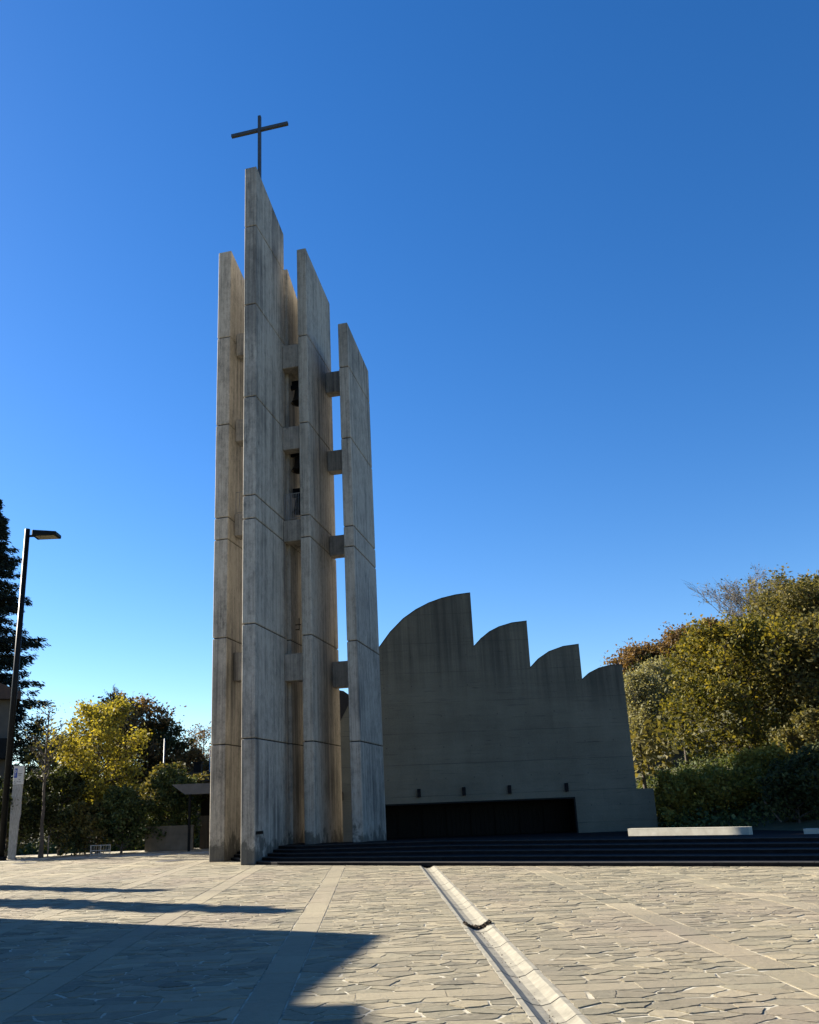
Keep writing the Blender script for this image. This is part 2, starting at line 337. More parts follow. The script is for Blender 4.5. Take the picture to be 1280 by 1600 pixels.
o=obj('gutter',bm,M['gutter'],kind='structure'); o.rotation_euler.z=PR
# expansion joint crossing the square
bm=bmesh.new(); p=Vector((-8.6,31.95)); q=Vector((15.5,21.9)); d=q-p; N_=60
prev=None
for i in range(N_+1):
    c=p+d*i/N_; wd=.022+.012*rnd.random(); cx=c.x+.018*c.y
    if abs(cx-2.28)<.40: prev=None; continue
    nn=Vector((-d.y,d.x)).normalized(); off=nn*rnd.uniform(-.02,.02)
    cur=(bm.verts.new((c.x+off.x-nn.x*wd,c.y+off.y-nn.y*wd,.014)),bm.verts.new((c.x+off.x+nn.x*wd,c.y+off.y+nn.y*wd,.014)))
    if prev: bm.faces.new((prev[0],cur[0],cur[1],prev[1]))
    prev=cur
obj('paving_joint',bm,M['joint'],kind='structure')
# heap of dead leaves in the gutter
g=np.random.default_rng(3); Nn=420
lx=g.uniform(-.31,.31,Nn); ly=20.4+g.normal(0,.07,Nn)+.25*lx; lz=-.10+.10*(np.abs(lx)/.27)**2+g.uniform(.005,.05,Nn)
lx=np.concatenate([lx,g.normal(-.02,.07,110)]); ly=np.concatenate([ly,g.uniform(11,20,110)]); lz=np.concatenate([lz,np.full(110,-.085)])
def quads(c,size,g,flat=0.,asp=.6,dirs=None):
    n=len(c); a=g.normal(size=(n,3)) if dirs is None else dirs; b=g.normal(size=(n,3)); a[:,2]*=1-flat; b[:,2]*=1-flat
    a/=np.linalg.norm(a,axis=1)[:,None]+1e-9; b-=a*(a*b).sum(1)[:,None]; b/=np.linalg.norm(b,axis=1)[:,None]+1e-9
    s=np.asarray(size).reshape(-1,1)*np.ones((n,1)); a=a*s; b=b*s*asp
    v=np.stack([c-a,c-b*1.0+a*.1,c+a,c+b*1.0+a*.1],1); return v.reshape(-1,3),np.arange(n*4).reshape(-1,4)
cc=np.stack([lx+2.28,ly,lz],1); v,f=quads(cc,np.where(np.arange(len(cc))<420,g.uniform(.03,.055,len(cc)),g.uniform(.008,.02,len(cc))),g,.5)
f=f[:]; v2=v.copy(); o=npmesh('fallen_leaves',v2,f,4,M['leaflitter'],kind='stuff',label='dark dead leaves heaped across the stone gutter'); o.rotation_euler.z=PR

# ------------------------------------------------------------------ stairs and forecourt
bot=[Vector(p) for p in ((-8.75,48.2),(-6.65,43.95),(-5.5,42.75),(5,36.6),(14.8,31.0),(30,21.9),(44,13.4))]
top=[Vector(p) for p in ((-8.6,50.5),(-6.0,47.4),(-4.9,46.6),(2,46.2),(17.2,36.0),(33,24.4),(47,14.6))]
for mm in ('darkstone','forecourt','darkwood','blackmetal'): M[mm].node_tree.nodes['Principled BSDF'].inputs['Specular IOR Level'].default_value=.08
bm=bmesh.new(); NS=5
for k in range(NS):
    t=k/(NS-1)*.92; fr=[b_.lerp(t_,t) for b_,t_ in zip(bot,top)]; bk=[b_.lerp(t_,t+.32) if k<NS-1 else t_+Vector((1.2,2.2)) for b_,t_ in zip(bot,top)]
    z0=-.02; z1=.14*(k+1)
    A=[bm.verts.new((p.x,p.y,z1)) for p in fr]; B=[bm.verts.new((p.x,p.y,z0)) for p in fr]; C=[bm.verts.new((p.x,p.y,z1)) for p in bk]; D=[bm.verts.new((p.x,p.y,z0)) for p in bk]
    m_=len(fr)
    for i in range(m_-1):
        bm.faces.new((B[i],B[i+1],A[i+1],A[i])); bm.faces.new((A[i],A[i+1],C[i+1],C[i])); bm.faces.new((C[i],C[i+1],D[i+1],D[i]))
    bm.faces.new((A[0],C[0],D[0],B[0])); bm.faces.new((A[-1],B[-1],D[-1],C[-1]))
for k in range(NS):
    t=k/(NS-1)*.92; fr=[b_.lerp(t_,t) for b_,t_ in zip(bot,top)]; z1=.14*(k+1)+.003
    for p,q in zip(fr,fr[1:]):
        d=(q-p).normalized(); nn=Vector((-d.y,d.x)); L_=(q-p).length; u=0
        while u<L_-.05:
            l_=min(rnd.uniform(1.0,1.9),L_-u); e0=p+d*(u+.006); e1=p+d*(u+l_-.006); o1=nn*rnd.uniform(.006,.016); o2=nn*.34; zj=z1+rnd.uniform(0,.006)
            f=bm.faces.new([bm.verts.new((v_.x,v_.y,zj)) for v_ in (e0-o1,e1-o1,e1+o2,e0+o2)]); f.material_index=1
            f=bm.faces.new([bm.verts.new((e0.x-o1.x,e0.y-o1.y,zj)),bm.verts.new((e1.x-o1.x,e1.y-o1.y,zj)),bm.verts.new((e1.x-o1.x,e1.y-o1.y,zj-.03)),bm.verts.new((e0.x-o1.x,e0.y-o1.y,zj-.03))]); f.material_index=1
            u+=l_
o=obj('stairs',bm,M['darkstone'],kind='structure'); M['nosing']=simple('pale_step_edge',(.010,.0095,.009),(.032,.028,.023),2.5,.9); o.data.materials.append(M['nosing'])  # paler strip along each tread edge
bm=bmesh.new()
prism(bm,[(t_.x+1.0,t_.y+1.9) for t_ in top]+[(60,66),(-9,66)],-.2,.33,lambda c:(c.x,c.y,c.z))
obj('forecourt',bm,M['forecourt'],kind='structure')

# ------------------------------------------------------------------ bell tower
NV=Vector((.973,-.232,0)); UV=Vector((.232,.973,0))
def TP(n,u,z): return NV*n+UV*u+Vector((0,0,z))
org=TP(-16.5,46,0); rz=math.atan2(NV.y,NV.x)
tower=empty('bell_tower',org,'tall board-marked concrete bell tower of upright slabs crowned by a metal cross','bell tower',rz=rz)
def LP(n,u,z): return Vector((n+16.5,u-46,z))     # local to the tower
def slab(n0,n1,u0,u1,zf,zr,joints,zb=0):
    bm=bmesh.new(); g_=.027
    def ztop(u): return zf+(zr-zf)*(u-u0)/(u1-u0)
    js=[zb]+joints+[None]
    for a,b in zip(js,js[1:]):
        lo=a+(g_ if a!=zb else 0)
        if b is None: poly=[(u0,lo),(u1,lo),(u1,zr),(u0,zf)]
        elif b-g_>zr:   # joint that runs out at the sloping top
            uc=u0+(u1-u0)*(zf-b)/(zf-zr); poly=[(u0,lo),(u1,lo),(u1,zr),(uc,b-g_),(u0,b-g_)]
        else: poly=[(u0,lo),(u1,lo),(u1,b-g_),(u0,b-g_)]
        if b is None and lo>zr: uc=u0+(u1-u0)*(zf-lo)/(zf-zr); poly=[(u0,lo),(uc-.02,lo),(u0,zf)]
        prism(bm,poly,n0,n1,lambda c:LP(c.z,c.x,c.y),bev=.035)
    seen=set(bm.faces); prism(bm,[(u0+.07,zb),(u1-.07,zb),(u1-.07,zr-.2),(u0+.07,zr-.2)],n0+.07,n1-.07,lambda c:LP(c.z,c.x,c.y))
    for f_ in bm.faces:
        if f_ not in seen: f_.material_index=1
    o_=obj('slab',bm,M['tower'],tower); o_.data.materials.append(M['darkstone']); return o_
J=[6.2,12.27,18.27,19.66,25.8,31.95]
slab(-20.6,-19.7,44.0,47.7,38.41,37.2,J)
slab(-17.51,-16.74,41.05,46.0,41.92,40.45,J+[37.5])
slab(-15.58,-14.95,45.3,50.65,38.5,37.6,J)
slab(-13.08,-12.45,46.05,51.4,32.84,32.13,[6.1,11.85,17.6,18.9,24.7,29.65])
slab(-17.36,-16.62,46.35,49.35,37.95,36.3,J)
def beam(n0,n1,u0,u1,z0,z1):
    bm=bmesh.new(); box(bm,0,1,0,1,0,1); M_=lambda c:LP(n0+(n1-n0)*c.x,u0+(u1-u0)*c.y,z0+(z1-z0)*c.z)
    for v_ in bm.verts: v_.co=M_(v_.co)
    bmesh.ops.bevel(bm,geom=bm.edges[:],offset=.025,segments=1,affect='EDGES')
    obj('beam',bm,M['beam'],tower)
for z0,z1 in ((31.0,32.6),(24.95,26.45),(18.7,20.1),(9.85,11.5)): beam(-19.66,-17.52,44.85,45.75,z0,z1)
for z0,z1 in ((29.9,31.55),(24.2,25.75),(18.17,19.52),(9.7,11.28)): beam(-16.73,-15.59,45.5,46.25,z0,z1)
for z0,z1 in ((29.73,31.27),(23.96,25.42),(18.12,19.46),(9.66,11.25)): beam(-14.94,-13.09,49.2,49.95,z0,z1)
for zt in (30.6,24.7,18.75): # landings behind the beams
    bm=bmesh.new(); box(bm,0,1,0,1,0,1)
    for v_ in bm.verts: v_.co=LP(-16.60+1.0*v_.co.x,46.27+2.6*v_.co.y,zt-.3+.22*v_.co.z)
    obj('landing',bm,M['beam'],tower)
# railing in front of the middle bells
bm=bmesh.new()
for i in range(10): n_=-16.68+1.02*i/9; tube(bm,LP(n_,45.62,19.62),LP(n_,45.62,21.25),.016,n=6)
tube(bm,LP(-16.70,45.62,21.27),LP(-15.62,45.62,21.27),.025,n=6); tube(bm,LP(-16.70,45.62,19.66),LP(-15.62,45.62,19.66),.02,n=6)
obj('railing',bm,M['rail'],tower)
bm=bmesh.new()
for i in range(10): n_=-19.62+2.05*i/9; tube(bm,LP(n_,44.95,20.2),LP(n_,44.95,21.55),.016,n=6)
tube(bm,LP(-19.64,44.95,21.55),LP(-17.54,44.95,21.55),.025,n=6); tube(bm,LP(-19.64,44.95,20.22),LP(-17.54,44.95,20.22),.02,n=6)
obj('railing',bm,M['rail'],tower)
# rungs, cable pipe and letter slot
bm=bmesh.new(); tube(bm,LP(-16.56,47.0,13.3),LP(-16.2,47.0,13.3),.03,n=6); tube(bm,LP(-16.56,47.0,13.0),LP(-16.3,47.0,13.0),.03,n=6); tube(bm,LP(-16.32,47.0,12.95),LP(-16.32,47.0,13.7),.03,n=6)
obj('bracket',bm,M['blackmetal'],tower)
bm=bmesh.new(); tube(bm,LP(-16.54,48.6,.6),LP(-16.54,48.6,18.0),.04,n=8); obj('downpipe',bm,M['rail'],tower)
bm=bmesh.new(); box(bm,0,1,0,1,0,1)
for v_ in bm.verts: v_.co=LP(-16.76+.032*v_.co.x,41.15+1.0*v_.co.y,1.42+.16*v_.co.z)
obj('slot_cover',bm,M['blackmetal'],tower)
# the cross
bm=bmesh.new(); cn,cu=-17.12,42.55
def bar(a,b,w_):   # square bar in tower space
    a=LP(*a); b=LP(*b); d=(b-a).normalized(); s_=Vector((0,1,0)); t_=d.cross(s_).normalized(); h=w_/2
    vs=[bm.verts.new(p+s_*i*h+t_*j*h) for p in (a,b) for i,j in ((-1,-1),(1,-1),(1,1),(-1,1))]
    for q_ in ((0,1,2,3),(7,6,5,4),(0,4,5,1),(1,5,6,2),(2,6,7,3),(3,7,4,0)): bm.faces.new([vs[i] for i in q_])
bar((cn,cu,41.3),(cn,cu,47.3),.19); bar((cn-2.0,cu,46.18),(cn-.098,cu,46.18),.2); bar((cn+.098,cu,46.18),(cn+2.0,cu,46.18),.2)
obj('cross',bm,M['crossmetal'],tower)
# bells
def bell(u,n_,z,r,label):
    t=empty('bell',TP(n_,u,z),label,'bell','bells hung in the tower',rz=rz)
    bm=bmesh.new(); lathe(bm,[(a_,b_*1.35) for a_,b_ in [(0,1.55*r),(.35*r,1.52*r),(.52*r,1.35*r),(.58*r,.9*r),(.68*r,.45*r),(.9*r,.12*r),(1.0*r,0),(.92*r,.02*r),(.6*r,.45*r),(.5*r,1.2*r),(0,1.4*r)]],n=24); obj('bell_body',bm,M['bronze'],t,True)
    bm=bmesh.new(); box(bm,-1.25*r,1.25*r,-.16*r,.16*r,2.1*r,2.7*r); box(bm,-.85*r,.85*r,-.2*r,.2*r,2.7*r,3.3*r); obj('yoke',bm,M['blackmetal'],t)
    bm=bmesh.new(); tube(bm,(0,0,.5*r),(0,0,-.1*r),.03,n=6); lathe(bm,[(0,.05*r),(.13*r,0),(.16*r,-.1*r),(.1*r,-.22*r),(0,-.26*r)],n=10); obj('clapper',bm,M['blackmetal'],t,True)
bell(46.85,-16.12,28.0,.49,'highest bell, hanging between the second and third tower slabs')
bell(46.75,-16.12,23.2,.49,'bell under the middle beam, above the railed landing')
bell(47.0,-16.18,20.5,.49,'lowest bell, seen behind the thin railing in the tower')

# ------------------------------------------------------------------ church
church=empty('church',(0,57,0),'grey concrete church front with four curved sawtooth vaults stepping down to the right','church')
FP=[(-4.6,0),(-4.6,4.6),(-3.9,6.4),(-3.02,8.12),(-2.43,9.2),(-1.82,10.32),(-1.08,11.65),(-.23,13.0),(.62,14.1),(1.55,15.0),(2.48,15.62),(3.4,16.06),(4.32,16.36),(5.32,16.57),(6.36,16.67),
(6.36,12.85),(6.89,13.38),(7.51,13.84),(8.2,14.16),(9.11,14.4),(10.15,14.49),(10.13,11.22),(10.75,11.82),(11.5,12.28),(12.51,12.6),(13.6,12.71),(13.59,10.25),(14.16,10.71),(14.81,11.0),(15.57,11.16),(16.4,11.18),(16.4,2.95),(17.5,2.95),(17.5,0)]
OX0,OX1,OZ=-1.4,12.3,2.6
bm=bmesh.new()   # front wall round the opening
from mathutils.geometry import tessellate_polygon
def flatwall(bm,pts,y0,y1):
    tri=tessellate_polygon([[Vector((p[0],p[1],0)) for p in pts]]); a=[bm.verts.new((p[0],y0,p[1])) for p in pts]; b=[bm.verts.new((p[0],y1,p[1])) for p in pts]; n=len(pts)
    for t_ in tri: bm.faces.new([a[i] for i in t_]); bm.faces.new([b[i] for i in t_])
    for i in range(n): bm.faces.new((a[i],a[(i+1)%n],b[(i+1)%n],b[i]))
flatwall(bm,FP[:-1]+[(17.5,0),(OX1,0),(OX1,OZ),(OX0,OZ),(OX0,0)],0,.45)
obj('front_wall',bm,M['facade'],church)
# vaults: each bay runs back behind the front wall
bays=[(1,15),(15,21),(21,26),(26,31)]
for a,b in bays:
    pts=[FP[i] for i in range(a,b)]; inner=[(x_,z_-.14) for x_,z_ in pts]
    bm=bmesh.new(); x0=pts[0][0]; x1=pts[-1][0]
    prism(bm,[(x0,2.85)]+inner+[(x1-.04,2.85)],.46,8,lambda c:(c.x,c.z,c.y))
    obj('vault',bm,M['roofmetal'],church)
bm=bmesh.new()  # the higher vault over the sanctuary, only its edge shows beside the tower
prism(bm,[(-7.5,0),(-7.5,9.5),(-6,10.7),(-4.4,10.85),(-2.9,10.55),(-2.3,10.1),(-2.3,0)],3,8,lambda c:(c.x,c.z,c.y)); obj('side_vault',bm,M['roofmetal'],church)
for xa,xb in ((OX0-.12,OX0-.003),(OX1+.003,OX1+.12)):
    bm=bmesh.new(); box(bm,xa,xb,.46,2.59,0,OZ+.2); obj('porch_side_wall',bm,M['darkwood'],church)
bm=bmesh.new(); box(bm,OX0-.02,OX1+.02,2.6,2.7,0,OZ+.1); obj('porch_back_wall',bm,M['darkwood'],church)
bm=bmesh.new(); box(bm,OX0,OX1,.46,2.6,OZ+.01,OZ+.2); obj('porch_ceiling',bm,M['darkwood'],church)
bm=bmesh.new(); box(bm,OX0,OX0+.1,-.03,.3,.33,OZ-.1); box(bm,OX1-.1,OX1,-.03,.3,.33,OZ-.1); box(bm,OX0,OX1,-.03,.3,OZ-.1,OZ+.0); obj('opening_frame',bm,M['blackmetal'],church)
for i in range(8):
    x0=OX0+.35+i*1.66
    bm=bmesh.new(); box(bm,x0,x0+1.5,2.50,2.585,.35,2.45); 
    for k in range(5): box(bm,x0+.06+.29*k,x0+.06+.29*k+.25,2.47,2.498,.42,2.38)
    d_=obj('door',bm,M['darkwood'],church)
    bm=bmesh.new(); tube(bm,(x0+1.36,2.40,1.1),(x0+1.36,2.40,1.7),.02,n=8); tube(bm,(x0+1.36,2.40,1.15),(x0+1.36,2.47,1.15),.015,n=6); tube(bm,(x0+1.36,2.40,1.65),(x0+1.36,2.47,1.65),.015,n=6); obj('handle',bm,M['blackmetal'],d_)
for x_ in (-3.06,2.05,5.01,8.02,11.78):
    bm=bmesh.new(); box(bm,x_-.11,x_+.11,-.20,-.05,2.95,3.5,bev=.015); box(bm,x_-.06,x_+.06,-.05,.0,3.1,3.35); obj('wall_lamp',bm,M['darkstone'],church)
for (a,b) in bays: # thin metal edge bent over each curved gable
    pts=FP[a:b]; up=[]
    for i,p in enumerate(pts):
        q0=pts[max(0,i-1)]; q1=pts[min(len(pts)-1,i+1)]; d=Vector((q1[0]-q0[0],q1[1]-q0[1])).normalized(); up.append((p[0]-d.y*.05,p[1]+d.x*.05))
    pts[0:0]=[]; bm=bmesh.new(); flatwall(bm,[(p[0],p[1]+.003) for p in pts]+up[::-1],-.03,.48); obj('coping',bm,M['roofmetal'],church)

# ------------------------------------------------------------------ low walls on the right
def lowwall(p,q,h0,h1,z,label):
    p=Vector(p);q=Vector(q); L_=(q-p).length; t=empty('low_wall',(p.x,p.y,z),label,'low wall','pale low walls beside the church',rz=math.atan2(q.y-p.y,q.x-p.x))
    bm=bmesh.new(); prism(bm,[(0,-.05),(L_,-.05),(L_,h1-.03),(0,h0-.03)],0,.45,lambda c:(c.x,c.z,c.y)); obj('wall_body',bm,M['whitewall'],t)
    bm=bmesh.new(); prism(bm,[(-.004,h0-.028),(L_+.004,h1-.028),(L_+.004,h1),(-.004,h0)],-.004,.454,lambda c:(c.x,c.z,c.y)); obj('coping',bm,M['whitewall'],t)
lowwall((12.95,47.6),(17.6,43.0),.52,.56,.33,'long pale low wall right of the church')
lowwall((18.95,40.2),(24,35.4),.5,.5,.33,'short end of a pale low wall at the right edge')

# ------------------------------------------------------------------ left: porch, walls, houses
t=empty('porch',(-11,62,0),'flat-roofed open porch with dark posts, left of the tower','porch')
bm=bmesh.new(); prism(bm,[(-4.1,4.5),(4,4.5),(4,3.8),(-3.15,3.8)],-2,3,lambda c:(c.x,c.z,c.y)); obj('roof',bm,M['fascia'],t)
for x_ in (-2.9,.2,3.2):
    bm=bmesh.new(); box(bm,x_-.08,x_+.08,-1.6,-1.44,0,3.8); obj('post',bm,M['blackmetal'],t)
bm=bmesh.new()
for i in range(11): box(bm,-2.9+i*.6,-2.9+i*.6+.57,1.9,1.96+.02*(i%2),0,2.3)
obj('plank_screen',bm,M['plank'],t)
bm=bmesh.new(); box(bm,-3,3.9,2.6,2.7,0,3.8); obj('back_wall',bm,M['darkwood'],t)
t=empty('garden_wall',(-16.2,62.6,0),'plain beige garden wall beside the porch','wall')
bm=bmesh.new(); box(bm,-1.35,2.1,0,.3,0,1.6); obj('wall_body',bm,M['gardenwall'],t)
bm=bmesh.new(); box(bm,-1.4,2.15,-.04,.34,1.602,1.70); obj('coping',bm,M['gardenwall'],t)
t=empty('long_building',(-13,78,0),'long low building with a dark roof and small chimney behind the porch','building')
bm=bmesh.new(); box(bm,-7.5,6,0,7,0,5.2); obj('wall',bm,M['housewall'],t)
bm=bmesh.new(); box(bm,-8.1,6.5,-.8,7.8,5.2,6.0); r_=obj('roof',bm,M['roofmetal'],t)
bm=bmesh.new(); box(bm,-4.9,-4.2,1,1.7,6.0,6.9); box(bm,-5.0,-4.1,.9,1.8,6.9,7.02); obj('chimney',bm,M['blackmetal'],r_)
for x_ in (-6,-2,2):
    bm=bmesh.new(); box(bm,x_,x_+1.6,-.03,.05,2.2,3.8); obj('window',bm,M['glass'],t)
t=empty('house',(-37.7,85,0),'beige house with a brown eave at the left edge, behind the street lamp','house',rz=R(25))
SH=1.288
bm=bmesh.new(); box(bm,-12,0,0,12,0,11.2); obj('wall',bm,M['housewall'],t)
bm=bmesh.new(); prism(bm,[(-12.6,11.2),(.45,11.2),(.45,11.75),(-6,14.6),(-12.6,11.75)],-.8,12.8,lambda c:(c.x,c.z,c.y)); obj('roof',bm,M['brownroof'],t)
bm=bmesh.new(); box(bm,-9,-.0,-1.1,-.003,6.55,6.8); box(bm,-9,-.0,-1.1,-1.03,6.8,8.1); obj('balcony',bm,M['blackmetal'],t)
for x_,z_ in ((-4.6,6.82),(-8.2,6.82),(-4.4,2.4),(-8.2,2.4)):
    bm=bmesh.new(); box(bm,x_,x_+1.5,-.06,.04,z_,z_+2.2); w_=obj('window',bm,M['darkwood'],t)
    bm=bmesh.new(); box(bm,x_+.1,x_+.7,-.09,-.063,z_+.1,z_+2.1); box(bm,x_+.8,x_+1.4,-.09,-.063,z_+.1,z_+2.1); obj('pane',bm,M['glass'],w_)
for c_ in t.children: c_.scale=(SH,SH,SH*.985)
# house outside the frame whose shadow lies on the square
t=empty('apartment_house',(-24,24,0),'big house beside the square, its shadow lying on the paving','house')
bm=bmesh.new(); prism(bm,[(-12,-1),(4.45,5.6-.6) ,(4.0,5.5),(3.3,-.1),(4.03,-.42),(4.03,-14),(-12,-14)][0:0]+[(-12,5.9),(4.5,5.9),(3.3,-.1),(3.3,-14),(-12,-14)],0,12.45,lambda c:(c.x,c.y,c.z)); obj('wall',bm,M['housewall'],t)
bm=bmesh.new(); prism(bm,[(-12.2,-.35),(4.03,-.35),(4.03,-14.4),(-12.2,-14.4)],12.45,12.6,lambda c:(c.x,c.y,c.z)); obj('roof',bm,M['brownroof'],t)
for k in range(3):
    for y_ in (1.2,-3.,-7.,-11.):
        xe=3.31 if y_<0 else 3.3+.2*(y_+.1)
        bm=bmesh.new(); box(bm,xe-.3,xe+.02+(.3 if y_>0 else 0),y_,y_+1.3,1.2+3.7*k,3.2+3.7*k); obj('window',bm,M['glass'],t)

# ------------------------------------------------------------------ street furniture on the left
t=empty('street_lamp',(-25.95,58.4,0),'tall black street lamp with a flat head reaching right','street lamp')
bm=bmesh.new(); tube(bm,(0,0,0),(0,0,23.25),.215,.185,16); tube(bm,(0,0,0),(0,0,.25),.36,.33,16); obj('pole',bm,M['blackmetal'],t,True)
bm=bmesh.new(); tube(bm,(.15,0,22.7),(.62,0,22.7),.09,n=10); obj('arm',bm,M['blackmetal'],t)
bm=bmesh.new(); prism(bm,[(.55,-.55),(2.35,-.55),(2.35,.55),(.55,.55)],22.55,22.80,lambda c:(c.x,c.y*(1.0),c.z+(.22 if c.z>22.7 and .0<1 else 0)*(1 if c.x<1.5 else .2)),bev=.05); h_=obj('lamp_head',bm,M['blackmetal'],t)
bm=bmesh.new(); box(bm,.8,2.2,-.42,.42,22.53,22.547); obj('lens',bm,M['lens'],h_)
t=empty('parking_sign',(-25.6,59.3,0),'tall weathered white parking totem with a blue P at the foot of the lamp','sign')
bm=bmesh.new(); prism(bm,[(-.33,0),(.28,0),(.36,2.4),(.46,2.9),(.43,3.8),(.46,4.9),(-.36,4.9),(-.42,3.9),(-.40,2.6)],-.06,.06,lambda c:(c.x,c.z,c.y),bev=.01); obj('post',bm,M['weathered'],t)
bm=bmesh.new(); box(bm,-.37,.47,-.10,.10,4.902,6.15,bev=.012); b_=obj('panel',bm,M['white'],t)
bm=bmesh.new(); box(bm,-.31,-.05,-.116,-.102,5.35,5.98); pl=obj('blue_plate',bm,M['blue'],b_)
bm=bmesh.new() # letter P
box(bm,-.255,-.215,-.124,-.118,5.45,5.90)
arc=[(-.215+.11*math.sin(R(a)),5.785+.115*math.cos(R(a))) for a in range(0,181,20)]; arc2=[(-.215+.065*math.sin(R(a)),5.785+.07*math.cos(R(a))) for a in range(180,-1,-20)]
prism(bm,arc+arc2,-.124,-.118,lambda c:(c.x,c.z,c.y))
obj('letter',bm,M['white'],b_)
for k,(a,b,z_) in enumerate(((.04,.36,5.6),(.04,.28,5.5),(.1,.2,5.2),(-.28,-.16,5.1),(-.05,.05,5.08),(.1,.3,5.05),(-.28,-.1,4.98))): bm=bmesh.new(); box(bm,a,b,-.113,-.102,z_,z_+.045); obj('lettering',bm,M['ink'],b_)
t.scale=(.82,.9,1)
def stake(loc,h,r,label,mat='stake',name='stake',lean=0,cat='stake'):
    bm=bmesh.new(); tube(bm,(0,0,-.1),(lean,0,h),r,r*.85,8); tube(bm,(lean,0,h),(lean*1.003,0,h+.05),r*.85,r*.3,8); o=obj(name,bm,M[mat],None,True,label=label,cat=cat); o.location=loc
stake((-21.6,62,0),3.2,.07,'thin pinkish stake at the foot of the yellow tree')
stake((-23.7,60.6,0),1.4,.05,'short thin stake left of the yellow tree')
stake((-19.6,75,0),8.9,.07,'slender grey mast rising behind the long low building','rail','mast',cat='mast')
stake((-16.9,81.5,0),8.2,.06,'thin pole right of the slender mast','rail','pole',cat='pole')
t=empty('leaning_pole',(23.3,52,.7),'pale pole leaning to the left among the shrubs on the right','pole')
bm=bmesh.new(); tube(bm,(0,0,0),(-.85,0,1.25),.045,.04,8); obj('pole_shaft',bm,M['stake'],t)
t=empty('barrier',(-19.2,58,0),'low pale metal barrier near the stake','barrier')
for x_ in (-.9,0,.9):
    bm=bmesh.new(); tube(bm,(x_,0,0),(x_,0,.95),.035,n=8); obj('post',bm,M['weathered'],t)
bm=bmesh.new()
for z_ in (.9,.5,.2): tube(bm,(-.9,0,z_),(.9,0,z_),.028,n=6)
for k in range(8): tube(bm,(-.8+.22*k,0,.2),(-.8+.22*k,0,.9),.014,n=5)
obj('rails',bm,M['weathered'],t)
t.scale=(.72,.72,.8)
def cover(loc,r,label):
    bm=bmesh.new(); lathe(bm,[(0,.012),(r*.88,.012),(r*.9,.004),(r*.94,.004),(r*.95,.014),(r,.014),(r*1.02,.0)],n=28); o=obj('manhole_cover',bm,M['iron'],None,label=label,cat='manhole cover',group='iron covers in the paving'); o.location=loc
cover((-12.6,50.2,0),.8,'round iron cover in the paving beside the tower')
cover((-22.3,53.5,0),.7,'round iron cover in the paving below the parking sign')

# ------------------------------------------------------------------ trees
def skeleton(rng,H,Rc,base,nl,prof,droop=0.,up=.5,sub=6,wob=.06,top=.92,twig=3):
    """returns segments (p,q,r0,r1) and leaf anchor points"""
    segs=[]; tips=[]; r0=H*.013
    pts=[]; 
    K=9
    ax=np.cumsum(rng.normal(0,wob*H/K,(K+1,2)),0); ax-=ax[0]
    for k in range(K+1): pts.append(np.array([ax[k,0],ax[k,1],H*top*k/K]))
    rad=[r0*(1-.9*k/K)+.02 for k in range(K+1)]; rad[0]*=1.3
    for k in range(K): segs.append((pts[k],pts[k+1],rad[k],rad[k+1]))
    def tr(z):
        f=np.clip(z/(H*top)*K,0,K-1e-3); i=int(f); return pts[i]+(pts[i+1]-pts[i])*(f-i), rad[i]+(rad[i+1]-rad[i])*(f-i)
    for j in range(nl):
        t=(j+rng.random())/nl; z=H*(base+(top-base)*t**1.05); p,r=tr(z); az=j*2.4+rng.normal(0,.35)
        ln=Rc*prof(t)*rng.uniform(.75,1.12)+.15; upz=up*(1-.2*t)+rng.normal(0,.12)-droop
        d=np.array([math.cos(az),math.sin(az),upz]); d/=np.linalg.norm(d); q=p; n_=5; lr=min(r*.6,.012*H*ln/Rc+.02)
        for s_ in range(n_):
            q2=q+d*ln/n_; a=lr*(1-s_/n_)+.012; b=lr*(1-(s_+1)/n_)+.012; segs.append((q,q2,a,b))
            for _ in range(max(1,int(sub*(s_+1)/n_))):
                dd=d+rng.normal(0,.62,3); dd[2]+=.12-droop*.5; dd/=np.linalg.norm(dd); l2=ln*rng.uniform(.16,.42)*(1-.35*s_/n_); w0=q+(q2-q)*rng.random(); w1=w0+dd*l2
                segs.append((w0,w1,a*.45,.01)); tips.append(w1); tips.append((w0+w1)/2)
                for __ in range(twig):
                    de=dd+rng.normal(0,.7,3); de[2]+=.15; de/=np.linalg.norm(de); x0=w0+(w1-w0)*rng.uniform(.3,1); x1=x0+de*l2*rng.uniform(.35,.7)
                    segs.append((x0,x1,.014,.006)); tips.append(x1)
            d=d+rng.normal(0,.16,3); d[2]+=.05*up-.10*droop; d/=np.linalg.norm(d); q=q2
        tips.append(q)
    return segs,np.array(tips)
def segmesh(name,segs,mat,parent,sides=5,**k):
    P=np.array([s[0] for s in segs]);Q=np.array([s[1] for s in segs]);A=np.array([s[2] for s in segs]);B=np.array([s[3] for s in segs])
    d=Q-P; d/=np.linalg.norm(d,axis=1)[:,None]+1e-9; ref=np.where(np.abs(d[:,2:3])>.9,np.array([[1.,0,0]]),np.array([[0,0,1.]])); a=np.cross(d,ref); a/=np.linalg.norm(a,axis=1)[:,None]; b=np.cross(d,a)
    th=np.arange(sides)*2*math.pi/sides; c=np.cos(th)[None,:,None]; s=np.sin(th)[None,:,None]
    r=a[:,None]*c+b[:,None]*s; v=np.concatenate([P[:,None]+r*A[:,None,None],Q[:,None]+r*B[:,None,None]],1)
    n=len(segs); i=np.arange(sides); f=np.stack([i,(i+1)%sides,(i+1)%sides+sides,i+sides],1)[None]+np.arange(n)[:,None,None]*2*sides
    return npmesh(name,v.reshape(-1,3),f.reshape(-1,4),4,mat,parent,**k)
